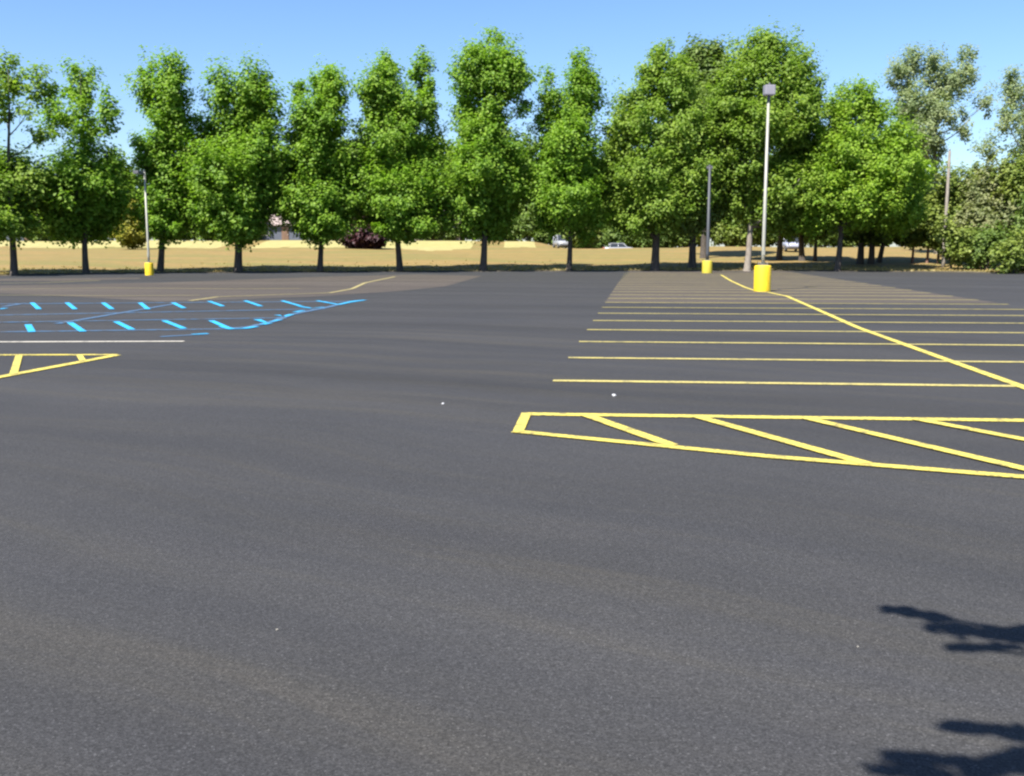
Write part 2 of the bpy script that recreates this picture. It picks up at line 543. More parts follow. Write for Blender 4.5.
def woody(V, F, base, top, lobes, ends, r0, clear, rng, ntwig=5, lean=0.15, second=None):
    """trunk to 'top', limbs into each lobe"""
    base = np.array(base); top = np.array(top)
    hgt = top[2] - base[2]
    ph = rng.uniform(0, 6, 2)
    def axis(t):
        p = base + (top - base) * t
        p = p + np.array([math.sin(t * 5 + ph[0]), math.cos(t * 4 + ph[1]), 0]) * lean * hgt * .06 * t * (1 - t) * 4
        return p
    ts = np.linspace(0, 1, 13)
    pts = [axis(t) for t in ts]
    rad = [r0 * (1.0 - .93 * t ** .85) for t in ts]
    pts.insert(1, axis(.018)); rad[0] = r0 * 1.45; rad.insert(1, r0 * 1.08)
    tube_arrays(V, F, pts, rad, 10)
    for (c, r, sp), le in zip(lobes, ends):
        c = np.array(c)
        hd = math.hypot(c[0] - base[0], c[1] - base[1])
        zs = max(base[2] + clear + .1, c[2] - .6 * hd - r[2] * .3)
        t = min(.86, max(.05, (zs - base[2]) / hgt))
        a = axis(t)
        ra = max(.03, r0 * (1 - .93 * t ** .85) * .55)
        mid = (a + c) / 2 + np.array([0, 0, -.08 * np.linalg.norm(c - a)]) + rng.normal(size=3) * .12
        mid[:2] = a[:2] * .35 + c[:2] * .65
        tip = c + np.array([(c[0] - a[0]) * .15, (c[1] - a[1]) * .15, r[2] * .5])
        P = []
        for s in np.linspace(0, 1, 7):
            P.append((1 - s) ** 3 * a + 3 * (1 - s) ** 2 * s * mid + 3 * (1 - s) * s * s * c + s ** 3 * tip)
        tube_arrays(V, F, P, [ra * (1 - .8 * s) for s in np.linspace(0, 1, 7)], 6)
        if len(le):
            sel = rng.permutation(len(le))[:ntwig]
            for q in sel:
                e = le[q]; b = P[rng.integers(2, 6)]
                m = (b + e) / 2 + rng.normal(size=3) * .15
                tube_arrays(V, F, [b, m, e], [ra * .38, ra * .25, .012], 5)

def px_lobes(lobes_px, Y, rng, depth=1.0, spread=1.2):
    out = []
    for lb in lobes_px:
        x, y, rx, ry = lb[:4]; sp = lb[4] if len(lb) > 4 else 1.0
        dy = lb[5] if len(lb) > 5 else rng.uniform(-spread, spread)
        yy = Y + dy
        p = at(x, y, yy); s = mpp(y, yy)
        r = (rx * s, (rx * s * .75 + ry * s * .25) * depth, ry * s)
        r = (r[0] * 1.04, r[1] * 1.04, r[2] * 1.0)
        out.append((np.array(p), r, sp))
    return out

def tree(name, label, cat, base_px, lobes_px, leafm, bark, seed, base=None, leaf=.18, cl=.70, per=70, dens=1.75, gap=.18,
         r0=.28, clear=2.0, top_px=None, group=None, depth=1.0, spread=1.2, back=True, ntwig=5, lean=.15):
    rng = np.random.default_rng(seed)
    if base is None:
        x, y = base_px; b = onterr(x, y)
    else:
        b = Vector(base)
    Y = b.y
    lobes = px_lobes(lobes_px, Y, rng, depth, spread)
    if back:   # the crown is as deep as it is wide: the widest lower lobes have fellows in front and behind
        zs = sorted(l[0][2] for l in lobes); zm = zs[len(zs) // 2]
        big = sorted([l for l in lobes if l[0][2] <= zm + .01], key=lambda l: -l[1][0])[:max(2, len(lobes) // 3)]
        for c, r, sp in big:
            for sgn in (-1, 1):
                c2 = c.copy(); c2[1] += sgn * r[0] * rng.uniform(.7, 1.0); c2[0] += rng.uniform(-.25, .25) * r[0]
                lobes.append((c2, tuple(q * .78 for q in r), sp * .7))
    if top_px:
        top = at(top_px[0], top_px[1], Y)
    else:
        hi = max(lobes, key=lambda l: l[0][2])
        top = Vector((hi[0][0], Y, hi[0][2] + hi[1][2] * .55))
    t = thing(name, label, cat, b, 0, group)
    ce, no, ends = foliage(lobes, rng, leaf, cl, per, dens, gap)
    V = []; F = []
    woody(V, F, b - Vector((0, 0, .12)), top, lobes, ends, r0, clear, rng, ntwig, lean)
    bv = np.array(b)
    V = [(v[0] - bv[0], v[1] - bv[1], v[2] - bv[2]) for v in V]
    obj('trunk', mesh_from('trunk', V, F), bark, t)
    obj('crown', leaf_mesh('crown', ce - bv, no, leaf, rng), leafm, t)
    return t

ROW = 'row of trees along the far edge of the lot'
T = [
 ('sparse fork-topped tree at the left end of the row, sky between its upper clumps', (14, 275),
  [(8,82,10,24,.8),(36,88,15,22,.8),(28,112,12,12,.5),(-12,100,14,28),(6,118,8,14,.4),(40,135,12,10,.35),(8,190,34,38),(-22,190,25,40),(28,178,20,22),(10,225,28,14)], (8,70), .24),
 ('pointed tree second from the left of the row, gaps of sky around its shoulders', (86, 272.5),
  [(80,84,14,22),(106,115,9,24),(52,118,14,18),(84,118,18,22),(84,140,20,14,.6),(70,165,20,16,.8),(108,165,14,14,.7),(60,200,24,28),(102,205,26,28),(84,190,30,36),(80,226,34,14)], (80,70), .22),
 ('full tree just right of the left lamp post, third in the row', (160, 271.5),
  [(173,75,13,22),(148,86,14,22),(165,108,26,22),(184,120,9,24),(160,146,20,14,.8),(172,180,18,26),(176,215,18,24),(150,208,14,26),(160,165,14,20),(165,230,22,10)], (173,62), .24),
 ('dense broad double-topped tree whose foliage hangs low, fourth from the left', (238, 272),
  [(222,94,14,24),(250,86,17,24),(268,105,11,22),(238,130,38,30),(214,160,24,35),(262,150,22,30),(238,180,44,36),(213,210,25,28),(260,198,20,28),(240,224,32,20)], (250,75), .30),
 ('slim tree with a small side spire on its left, fifth from the left', (320, 271),
  [(326,86,16,20),(297,92,7,12),(337,94,11,17),(318,122,29,24),(300,130,16,20),(318,160,36,28),(294,190,22,26),(345,195,20,32),(318,205,36,30),(285,202,12,14),(320,228,30,12)], (326,75), .22),
 ('tall twin-peaked tree with a notch in its top, right of the plum tree', (400, 270.5),
  [(387,74,11,24),(421,78,9,25),(374,95,17,26),(400,112,30,24),(430,102,9,24),(390,140,35,30),(428,150,17,28),(375,180,27,32),(424,190,27,32),(400,200,38,34),(450,208,14,26),(365,205,16,24),(405,228,34,10)], (387,62), .25),
 ('tallest rounded-top tree in the middle of the row, sky gap at its right side', (483, 270.3),
  [(493,54,21,20),(470,72,16,22),(513,75,18,24),(490,86,32,20),(466,115,15,20),(496,112,16,14,.7),(522,108,8,12,.7),(478,138,22,20),(512,152,20,18),(480,170,28,28),(505,190,25,28),(470,205,21,30),(490,222,24,18)], (490,45), .28),
 ('narrow pointed tree with a lower left shoulder, just left of the big round trees', (569, 270.3),
  [(580,76,11,22),(548,92,10,18),(590,100,11,20),(565,112,24,20),(545,130,13,22),(574,145,26,22),(555,175,23,28),(592,180,18,30),(570,200,32,30),(550,220,15,16),(586,222,18,16)], (580,62), .22),
 ('big broad dome-shaped tree with a thick trunk, left of the dark shaded tree', (655, 270.5),
  [(660,76,22,26),(640,100,24,24),(680,90,20,28),(624,130,22,26),(660,130,38,30),(690,135,24,30),(617,172,20,26),(655,175,44,34),(695,180,26,34),(625,205,24,24),(665,208,38,26),(640,222,30,14)], (660,60), .34),
 ('largest tree, pale trunk right behind the tall lamp post', (747, 270.5),
  [(768,50,22,20),(745,62,15,22),(794,68,20,24),(770,85,40,28),(814,96,11,18),(735,100,26,28),(790,115,34,26),(760,130,40,28),(722,145,22,28),(800,150,24,22),(745,172,32,24),(770,190,26,24),(735,198,22,16),(792,190,28,26),(768,212,26,18),(788,220,20,14)], (768,38), .26),
 ('wide bright green round-crowned tree right of the tall lamp post', (837, 271),
  [(845,106,18,18),(866,106,14,22),(830,125,18,24),(870,135,32,26),(902,152,16,18),(840,160,36,32),(885,172,32,30),(910,192,18,24),(818,190,24,30),(855,203,44,28),(893,213,28,20),(812,220,18,16)], (855,92), .25),
]
for i, (lab, bp_, lobes, tp, r0) in enumerate(T):
    if 2 <= i < 8:      # foliage along the leader ties the lobes together
        y0 = tp[1] + 28
        for q in range(4):
            f = q / 3
            lobes.append((tp[0] * (1 - f) + bp_[0] * f, y0 * (1 - f) + 205 * f, 15 + 9 * f, 22))
    tree('row_tree', lab, 'tree', bp_, lobes, L_row2 if i in (10,) else L_row3 if i in (8, 9, 0) else L_row, B_pale if i == 9 else B_dark, 100 + i,  # pale bark on the largest tree stands in for sunlight on its trunk
         top_px=tp, r0=r0, group=ROW, clear=3.4 if i in (9, 10) else 2.4, gap=.33 if i < 3 else .18, spread=1.4)

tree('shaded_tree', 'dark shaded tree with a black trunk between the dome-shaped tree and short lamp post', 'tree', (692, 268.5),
     [(705,200,24,30),(690,213,28,22),(712,165,18,26),(690,150,20,30),(700,120,18,24)], L_dark, B_dark, 130, r0=.33, top_px=(700, 110))  # the shadow on this tree is put into its dark leaf colour
tree('dark_crown_tree', 'dark grey-green crown rising behind the dome-shaped tree and the largest tree', 'tree', None,
     [(702,62,19,17),(714,70,14,18),(688,82,20,20),(716,88,18,24),(703,115,24,28),(700,150,26,28)], L_dark, B_dark, 131, base=(at(704, 250, 100).x, 100, terr(at(704, 250, 100).x, 100)),
     r0=.35, top_px=(703, 45), leaf=.3)

tree('cottonwood_tree', 'tall grey-green cottonwood with a split airy crown behind the utility pole', 'tree', None,
     [(903,76,15,22),(930,76,17,24),(912,62,12,10),(958,74,17,22),(970,62,8,12),(945,92,16,16),(914,105,20,20),(936,112,14,16),(966,125,8,18,.7),(985,103,11,12,.8),(952,115,8,10,.5),(928,150,12,26),(915,135,14,18),(932,182,12,20),(945,205,16,18)],
     L_cotton, B_pale, 140, base=(at(938, 250, 104).x, 104, terr(at(938, 250, 104).x, 104)), r0=.32, top_px=(935, 62), leaf=.19, cl=.7, per=60, dens=1.15, gap=.3, clear=5, spread=2.2)
tree('cottonwood_tree', 'grey-green cottonwood cut by the right edge of the picture', 'tree', None,
     [(1012,92,13,22),(1035,100,20,32),(1008,122,12,14),(990,150,13,12,.8),(1028,145,18,22),(1050,130,20,30)],
     L_cotton, B_pale, 141, base=(at(1022, 250, 104).x, 104, terr(at(1022, 250, 104).x, 104)), r0=.3, top_px=(1030, 80), leaf=.19, cl=.7, per=60, dens=1.15, gap=.3, clear=5, spread=2.2)

# trees standing back on the grass, right of the tall lamp post
MID = [
 ('dark-trunked tree on the grass immediately right of the tall lamp post', (779, 260.5), [(780,190,26,32),(765,205,24,26),(790,215,20,22)], .32),
 ('dark-trunked tree on the grass left of the wide bright green tree', (802, 260.8), [(805,195,24,34),(815,215,22,22),(800,170,22,26)], .30),
 ('thin-trunked tree in the shade just left of the wide bright green tree', (815, 261), [(820,200,18,26),(815,220,18,16)], .2),
 ('leftmost of three close dark trunks right of the wide bright green tree', (860, 264), [(860,195,26,30),(850,215,24,22),(870,222,22,14)], .33),
 ('middle of three close dark trunks right of the wide bright green tree', (871, 264), [(880,190,26,30),(878,220,22,16)], .30),
 ('rightmost of three close dark trunks right of the wide bright green tree', (879, 262.5), [(895,190,24,28),(900,218,24,16)], .24),
]
for i, (lab, bp_, lob, r0) in enumerate(MID):
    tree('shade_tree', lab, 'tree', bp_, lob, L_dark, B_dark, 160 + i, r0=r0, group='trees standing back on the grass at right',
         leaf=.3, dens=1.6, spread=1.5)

# right-hand thicket
SHR = [
 ('olive green tree above the brushy right side, right of the utility pole', 'small_tree', (958, 264), [(965,188,18,20),(955,205,18,18),(975,205,18,20),(950,228,16,16),(950,186,12,16),(980,180,12,14)], L_olive),
 ('dusty pale willow-like tree in the right-hand thicket', 'willow_tree', (990, 266), [(985,195,20,24),(1000,215,22,24),(975,222,18,20),(1000,185,14,18),(1012,232,16,16)], L_dusty),
 ('olive tree at the right edge beside the dusty willow', 'small_tree', (1022, 266), [(1020,190,18,28),(1030,215,20,28),(1010,172,14,16),(1035,172,18,24),(1000,188,12,14)], L_olive),
 ('dark green bush with a shadowy hollow below the dusty willow', 'bush', (985, 270), [(982,250,18,18),(995,245,16,18),(972,256,10,12)], L_dark),
 ('low yellow-green bush at the right edge of the lot', 'bush', (1012, 272.5), [(1008,258,14,14),(1024,252,16,20),(1036,258,16,18)], L_olive),
 ('low green bush at the foot of the utility pole', 'bush', (952, 270), [(958,252,12,12),(966,246,10,14),(946,231,12,11),(957,238,12,12)], L_olive),
 ('tall dark bush half out of frame at the right edge', 'bush', (1035, 271), [(1034,225,16,30),(1045,240,18,28)], L_dark),
]
for i, (lab, nm, bp_, lob, lm) in enumerate(SHR):
    tree(nm, lab, nm.split('_')[-1], bp_, lob, lm, B_red if nm != 'bush' else B_dark, 180 + i, r0=.10 if nm == 'bush' else .14, clear=.25 if nm == 'bush' else 1.0,
         leaf=.2, cl=.5, dens=2.6, per=26, gap=.1, spread=.9)
for i, (px, py, lab) in enumerate([(912, 263, 'slim reddish-trunked sapling farthest left of the utility pole'), (927, 263, 'slim reddish-trunked sapling in the middle of three left of the utility pole'),
                               (938, 263.5, 'slim reddish-trunked sapling closest to the utility pole')]):
    tree('sapling', lab, 'sapling', (px, py), [(px, 232, 13, 14), (px + 4, 215, 14, 16), (px - 6, 222, 10, 14)], L_olive, B_red, 200 + i, r0=.13, clear=1.2,
         leaf=.22, cl=.5, dens=2.2, spread=.8, group='saplings left of the utility pole')

# plum and yellow-green tree across the field
tree('plum_tree', 'small purple-leaved plum tree across the field, left of the twin-peaked tree', 'tree', None, [(365,236,17,12),(354,240,10,9),(376,240,11,8),(366,228,11,8)],
     L_plum, B_dark, 210, base=(at(365, 250, 119).x, 119, terr(at(365, 250, 119).x, 119)), r0=.1, clear=.8, leaf=.3, cl=.5, dens=2.4, spread=.6, gap=.04)
tree('yellow_tree', 'small yellow-green tree left of the left lamp post, across the field', 'tree', None, [(133,222,13,16),(130,235,11,12),(138,234,10,10)],
     L_yell, B_dark, 211, base=(at(133, 250, 117).x, 117, terr(at(133, 250, 117).x, 117)), r0=.1, clear=.6, leaf=.28, cl=.5, dens=2.2, spread=.6)
tree('light_green_tree', 'small light green tree between two parked cars across the field', 'tree', None, [(585,232,13,12),(592,238,10,8),(578,236,10,10)],
     L_olive, B_dark, 212, base=(at(586, 250, 126).x, 126, terr(at(586, 250, 126).x, 126)), r0=.1, clear=.8, leaf=.28, cl=.5, dens=2.2, spread=.6)

# belt of trees behind the field: four kinds, copied
def proto_tree(name, seed, kind):
    rng = np.random.default_rng(seed)
    lobes = []
    hgt = 13.0
    for k in range(11):
        z = rng.uniform(2.2, hgt - 1.5)
        f = 1 - (z / hgt) ** 2 * .7
        a = rng.uniform(0, 2 * PI); rr = rng.uniform(.2, 1) * 2.8 * f
        q = rng.uniform(1.5, 2.4) * (.6 + .4 * f)
        lobes.append((np.array((rr * math.cos(a), rr * math.sin(a), z)), (q, q, q * rng.uniform(.8, 1.2)), 1.0))
    lobes.append((np.array((0, 0, hgt - 1.2)), (1.3, 1.3, 1.6), 1.0))
    ce, no, ends = foliage(lobes, rng, .36, .75, 24, 1.25, .1)
    V = []; F = []
    woody(V, F, (0, 0, -.3), (0, 0, hgt - 1), lobes, ends, .24, 1.6, rng, 3)
    return mesh_from('trunk', V, F), leaf_mesh('crown', ce, no, .36, rng)
protos = [proto_tree('p', 300 + i, i) for i in range(4)]
for tm, cm in protos:
    tm.materials.append(B_dark); cm.materials.append(L_belt)
cm_alt = []
for tm, cm in protos[:2]:
    c = cm.copy(); c.materials.clear(); c.materials.append(L_row3); cm_alt.append((tm, c))
rnd = random.Random(9)
tx = [14, 86, 160, 238, 320, 400, 483, 569, 655, 747, 837, 945]
ords = ['first', 'second', 'third', 'fourth', 'fifth', 'sixth', 'seventh', 'eighth', 'ninth', 'tenth', 'eleventh']
belt = []
for gi in range(11):
    a, b = tx[gi], tx[gi + 1]
    for j, f in enumerate((.22, .5, .8)):
        belt.append((a + (b - a) * f + rnd.uniform(-4, 4), gi, j))
first = True
tops = {0: 178, 1: 160, 2: 120, 3: 150, 4: 130, 5: 125, 6: 125, 7: 140, 8: 150, 9: 150, 10: 195}
for px, gi, j in belt:
    Y = rnd.choice((143, 148, 154, 160))
    if any(abs(px - h) < 20 for h in (292, 40, 436)): Y = 160
    x = at(px, 240, Y).x; z = terr(x, 141) - .1
    tm, cm = rnd.choice(protos + cm_alt)
    want = tops[gi] + (rnd.uniform(-8, 30) if j == 1 else rnd.uniform(0, 45))
    hh = at(px, want, Y).z - z
    who = ('left', 'middle', 'right')[j]
    nm = 'utility pole' if gi == 10 else 'next'
    lab = 'background tree across the field, %s of three in the %s row-tree gap from left' % (who, ords[gi])
    if gi == 10:
        lab = 'background tree, %s of three between wide bright green tree and utility pole' % who
    t = thing('background_tree', lab, 'tree', (x, Y, z), rnd.uniform(0, 6.28), 'belt of trees across the field')
    s = hh / 13.0; sx = s * rnd.uniform(.85, 1.1) + .1
    t.scale = (sx, sx, s)
    obj('trunk', tm, None, t); obj('crown', cm, None, t)

# hedge: low dark shrubs under the belt
hv = proto_tree('hedge', 330, 0)
def shrub_proto(seed):
    rng = np.random.default_rng(seed)
    lobes = [(np.array((rng.uniform(-1.6, 1.6), rng.uniform(-.6, .6), rng.uniform(.7, 1.9))), (rng.uniform(.8, 1.2),) * 3, 1.0) for k in range(6)]
    ce, no, ends = foliage(lobes, rng, .3, .5, 22, 2.2, .05)
    V = []; F = []
    woody(V, F, (0, 0, -.2), (0, 0, 1.9), lobes, ends, .09, .2, rng, 2)
    tm = mesh_from('stem', V, F); cm = leaf_mesh('foliage', ce, no, .3, rng)
    tm.materials.append(B_dark); cm.materials.append(L_dark)
    return tm, cm
sp = [shrub_proto(340 + i) for i in range(3)]
sp_lit = []
for tm, cm in sp:
    c = cm.copy(); c.materials.clear(); c.materials.append(L_olive); sp_lit.append((tm, c))  # sunlight on the right-hand shrubs put into a lighter leaf colour
skip = [(272, 300), (545, 575), (604, 640), (28, 46)]
px = -30
while px < 1010:
    px += rnd.uniform(15, 22)
    if any(a < px < b for a, b in skip[:1] + skip[3:]): continue
    Y = rnd.uniform(139.5, 142)
    if any(a < px < b for a, b in skip[1:3]): Y = 145
    x = at(px, 240, Y).x
    tm, cm = rnd.choice(sp if px < 680 or rnd.random() < .25 else sp_lit)
    t = thing('hedge_shrub', 'dark green hedge shrub low under the background trees across the field' if cm in [q[1] for q in sp] else 'hedge shrub in sunlit-toned leaves low under the background trees across the field at right', 'shrub', (x, Y, terr(x, Y) - .05), rnd.uniform(0, 6.28), 'hedge shrubs along the far side of the field')
    s = rnd.uniform(.9, 1.5); t.scale = (s, s, s * rnd.uniform(.8, 1.2))
    obj('stem', tm, None, t); obj('foliage', cm, None, t)

# grass tufts near the lot edge
def tufts():
    rng = np.random.default_rng(77)
    V = []; F = []
    n = 5200
    X = rng.uniform(-48, 58, n); G = .3 + rng.exponential(2.6, n)
    for x, g in zip(X, G):
        y = edge(x) + g
        if g > 22: continue
        z = terr(x, y)
        for b in range(3):
            a = rng.uniform(0, PI); w = rng.uniform(.03, .07); h = rng.uniform(.06, .17)
            lx, ly = rng.normal(0, .05, 2)
            ox, oy = rng.normal(0, .08, 2)
            c, s = math.cos(a) * w, math.sin(a) * w
            i = len(V)
            V += [(x + ox - c, y + oy - s, z - .01), (x + ox + c, y + oy + s, z - .01), (x + ox + lx, y + oy + ly, z + h)]
            F.append((i, i + 1, i + 2))
    o = obj('grass_tufts', mesh_from('grass_tufts', V, F, False), M_tuft)
    o['kind'] = 'stuff'; o['label'] = 'dry grass tufts along the far edge of the lot'; o['category'] = 'grass'
tufts()

# ------------------------------------------------------------------ lamp posts
M_ybase = plain('yellow_painted_concrete', (.66, .46, .012), .6, 0, .16, 5)
M_yshade = plain('shaded_yellow_painted_concrete', (.42, .35, .03), .7, 0, .15, 5)  # shaded copy of the base yellow, the shade is in the colour
M_pole = plain('galvanised_pole', (.29, .285, .24), .5, .1, .08, 4)
M_pgrey = plain('shaded_grey_pole', (.05, .054, .062), .6, .1, .1, 4)  # grey darkened to stand in for tree shade on this pole
M_head = plain('grey_lamp_housing', (.24, .23, .26), .5, .1, .08, 4)
M_hdark = plain('dark_lamp_housing', (.09, .09, .10), .5, 0, .08, 4)
M_lens = plain('lamp_lens_glass', (.55, .55, .56), .15, 0, .04, 4)
M_steel = plain('bolt_steel', (.3, .3, .3), .5, .6, .1, 8)

def lamp(label, base, rb, hb, pole_h, rp, pm, ym, kind, hm, rz=0.0):
    t = thing('lamp_post', label, 'lamp post', base, rz, 'lamp posts in the lot')
    bm = bmesh.new()
    add_lathe(bm, [(rb, -.02), (rb, .02), (rb, hb - .06), (rb * .96, hb - .02), (rb * .88, hb), (.02, hb + .012)], 28)
    obj('concrete_base', bm, ym, t)
    bm = bmesh.new(); add_box(bm, (0, 0, hb + .03), (.34, .34, .03), 0, .004)
    bp_ = obj('base_plate', bm, M_steel, t)
    for sx in (-1, 1):
        for sy in (-1, 1):
            bm = bmesh.new(); add_lathe(bm, [(.018, 0), (.018, .06), (.01, .07)], 8, (sx * .13, sy * .13, hb + .046))
            obj('anchor_bolt', bm, M_steel, bp_)
    bm = bmesh.new()
    add_lathe(bm, [(rp * 1.0, hb + .045), (rp, hb + .5), (rp * .72, pole_h)], 16)
    pl = obj('pole', bm, pm, t)
    bm = bmesh.new(); add_box(bm, (0, -rp - .004, hb + .5), (.09, .02, .18), 0, .005)
    obj('handhole_cover', bm, pm, pl)
    if kind == 'box':        # a flood head facing down the lot
        bm = bmesh.new(); add_box(bm, (0, -.02, pole_h + .09), (.10, .12, .2), 0, .01)
        obj('bracket', bm, M_hdark, t)
        bm = bmesh.new(); add_box(bm, (0, -.05, pole_h + .40), (.40, .34, .38), 0, .03)
        hd = obj('lamp_head', bm, hm, t)
        bm = bmesh.new(); add_box(bm, (0, -.05, pole_h + .204), (.33, .27, .02), 0, .004)
        obj('lens', bm, M_lens, hd)
        bm = bmesh.new(); add_lathe(bm, [(.045, 0), (.045, .07), (.03, .09)], 10, (0, -.05, pole_h + .588))
        obj('photocell', bm, M_hdark, hd)
    else:                    # shoebox head on a short arm
        for s in ((-1, 1) if kind == 'twin' else (1,)):
            bm = bmesh.new(); add_box(bm, (s * .22, 0, pole_h - .08), (.36, .07, .07), 0, .008)
            obj('arm', bm, hm, t)
            bm = bmesh.new(); add_box(bm, (s * .62, 0, pole_h - .06), (.46, .42, .2), 0, .03)
            hd = obj('lamp_head', bm, hm, t)
            bm = bmesh.new(); add_box(bm, (s * .62, 0, pole_h - .166), (.38, .34, .016), 0, .004)
            obj('lens', bm, M_lens, hd)
        bm = bmesh.new(); add_lathe(bm, [(rp * .8, 0), (rp * .8, .05), (rp * .3, .08)], 12, (0, 0, pole_h))
        obj('pole_cap', bm, hm, t)
    return t

pb = gnd(762, 291.3)
s = mpp(200, pb.y)
lamp('tall pale lamp post on a bright yellow round base in the right-hand stalls', pb, .335, 26 * s, at(766, 101, pb.y).z, .07, M_pole, M_ybase, 'box', M_head, R(4))
pb = gnd(707, 273.2); pb.y = min(pb.y, edge(pb.x) - .8)
s = mpp(260, pb.y)
lamp('shade-toned grey lamp post on a shade-toned yellow base left of the tall lamp post', pb, .36, 12.5 * s, at(708, 166, pb.y).z, .12, M_pgrey, M_yshade, 'single', M_hdark, R(80))
pb = gnd(149.5, 275.3); pb.y = min(pb.y, edge(pb.x) - .4)
s = mpp(260, pb.y)
lamp('thin lamp post on a yellow base at the left, in front of the row trees', pb, .27, 12.5 * s, at(147, 172, pb.y).z, .075, M_pole, M_ybase, 'single', M_hdark, R(-110))

# utility pole
b = onterr(943, 267.5)
t = thing('utility_pole', 'weathered wooden utility pole standing among bushes right of the wide bright tree', 'utility pole', b)
hp = at(945, 151, b.y).z - b.z
bm = bmesh.new(); add_lathe(bm, [(.15, -.2), (.145, .5), (.10, hp - .04), (.07, hp)], 14)
obj('pole', bm, B_pole, t)
bm = bmesh.new(); add_lathe(bm, [(.05, 0), (.075, .03), (.05, .08), (.07, .12), (.03, .2)], 10, (0, 0, hp))
obj('insulator', bm, M_steel, t)

# ------------------------------------------------------------------ cars
M_glass, nt_, bb = new_mat('car_glass')
bb.inputs['Base Color'].default_value = (.03, .035, .04, 1); bb.inputs['Roughness'].default_value = .08
M_tyre = plain('tyre_rubber', (.02, .02, .02), .85)
M_rim = plain('wheel_rim', (.45, .45, .46), .35, .7)
M_lampc = plain('headlight_glass', (.75, .76, .78), .1)
M_red = plain('tail_light_red', (.45, .02, .02), .2)
M_bump = plain('bumper_plastic', (.06, .06, .065), .6)
def paintm(name, c):
    m = plain(name, c, .3, 0, .03)
    m.node_tree.nodes['Principled BSDF'].inputs['Coat Weight'].default_value = .5
    return m
def car(label, px, Y, rz, col, suv, py=None):
    x = at(px, 245, Y).x
    z = terr(x, Y)
    t = thing('parked_car', label, 'car', (x, Y, z), rz, 'cars parked across the field')
    L2 = 2.2; W = .86; roof = 1.72 if suv else 1.45
    belt = 1.0 if suv else .92
    pm = paintm('car_paint', col)
    bm = bmesh.new()   # lower body: lengthwise sections
    secs = [(-L2, .45, .78, .74), (-L2 + .12, .30, .92, .80), (-1.2, .26, belt, W), (0, .25, belt, W), (1.1, .26, belt, W), (1.55, .27, belt - .06, W * .98), (L2 - .1, .32, belt - .2, .80), (L2, .45, belt - .30, .72)]
    rings = []
    for (sx, z0, z1, w) in secs:
        zc = (z0 + z1) / 2
        rings.append([bm.verts.new(p) for p in ((sx, -w * .86, z0), (sx, -w, zc), (sx, -w * .94, z1), (sx, -w * .5, z1 + .03), (sx, w * .5, z1 + .03), (sx, w * .94, z1), (sx, w, zc), (sx, w * .86, z0))])
    for a, c in zip(rings[:-1], rings[1:]):
        for i in range(8):
            f = bm.faces.new((a[i], a[(i + 1) % 8], c[(i + 1) % 8], c[i])); f.smooth = True
    bm.faces.new(rings[0]); bm.faces.new(list(reversed(rings[-1])))
    bmesh.ops.recalc_face_normals(bm, faces=bm.faces)
    body = obj('body', bm, pm, t)
    xr = -2.0 if suv else -1.6
    bm = bmesh.new()   # glasshouse
    lo = [(xr, belt), (1.0, belt)]; hi = [(xr + .3, roof - .06), (.35, roof - .06)]
    vv = []
    for (sx, sz), w in ((lo[0], W * .9), (lo[1], W * .9), (hi[1], W * .74), (hi[0], W * .74)):
        vv.append((bm.verts.new((sx, -w, sz)), bm.verts.new((sx, w, sz))))
    for i in range(4):
        a = vv[i]; c = vv[(i + 1) % 4]
        bm.faces.new((a[0], c[0], c[1], a[1]))
    bm.faces.new([v[0] for v in vv]); bm.faces.new([v[1] for v in reversed(vv)])
    bmesh.ops.recalc_face_normals(bm, faces=bm.faces)
    obj('windows', bm, M_glass, t)
    bm = bmesh.new(); add_box(bm, ((xr + .65) / 2, 0, roof - .02), (.35 - xr - .3 + .1, W * 1.5, .09), 0, .03)
    obj('roof', bm, pm, t)
    for px_ in (xr + .12, -.35, .68):
        for sy in (-1, 1):
            V = []; F = []
            tilt = .22 if px_ > .5 else (-.1 if px_ < -1 else 0)
            tube_arrays(V, F, [(px_ + (.2 if px_ > .5 else 0), sy * W * .905, belt - .01), (px_ - tilt * 1.6, sy * W * .755, roof - .05)], [.045, .045], 6)
            obj('pillar', mesh_from('pillar', V, F), pm, t)
    for wx in (-1.32, 1.32):
        for sy in (-1, 1):
            w = bpy.data.objects.new('wheel', None); COL.objects.link(w); w.parent = t
            w.location = (wx, sy * (W - .08), .33); w.rotation_euler = (PI / 2, 0, 0)
            bm = bmesh.new(); add_lathe(bm, [(.2, -.1), (.31, -.11), (.33, -.07), (.33, .07), (.31, .11), (.2, .1)], 20); obj('tyre', bm, M_tyre, w)
            bm = bmesh.new(); add_lathe(bm, [(.19, -.115), (.2, 0), (.19, .115)], 16); obj('rim', bm, M_rim, w)
    for sy in (-1, 1):
        bm = bmesh.new(); add_box(bm, (L2 - .04, sy * .55, belt - .30), (.12, .3, .13), 0, .02); obj('headlight', bm, M_lampc, t)
        bm = bmesh.new(); add_box(bm, (-L2 + .04, sy * .6, .82), (.1, .18, .2), 0, .02); obj('tail_light', bm, M_red, t)
    for sx in (-1, 1):
        bm = bmesh.new(); add_box(bm, (sx * (L2 + .02), 0, .46), (.14, 1.5, .2), 0, .04); obj('bumper', bm, M_bump, t)
    return t
car('silver sport utility car facing the lot, left of the small light green tree', 562, 129, R(-80), (.30, .31, .34), True)
car('pale car parked side-on across the field, left of the dome-shaped tree', 620, 133, R(3), (.27, .28, .32), False)
car('pale blue-grey car seen end-on between tree trunks right of the tall lamp post', 791, 112, R(-95), (.36, .37, .46), True)

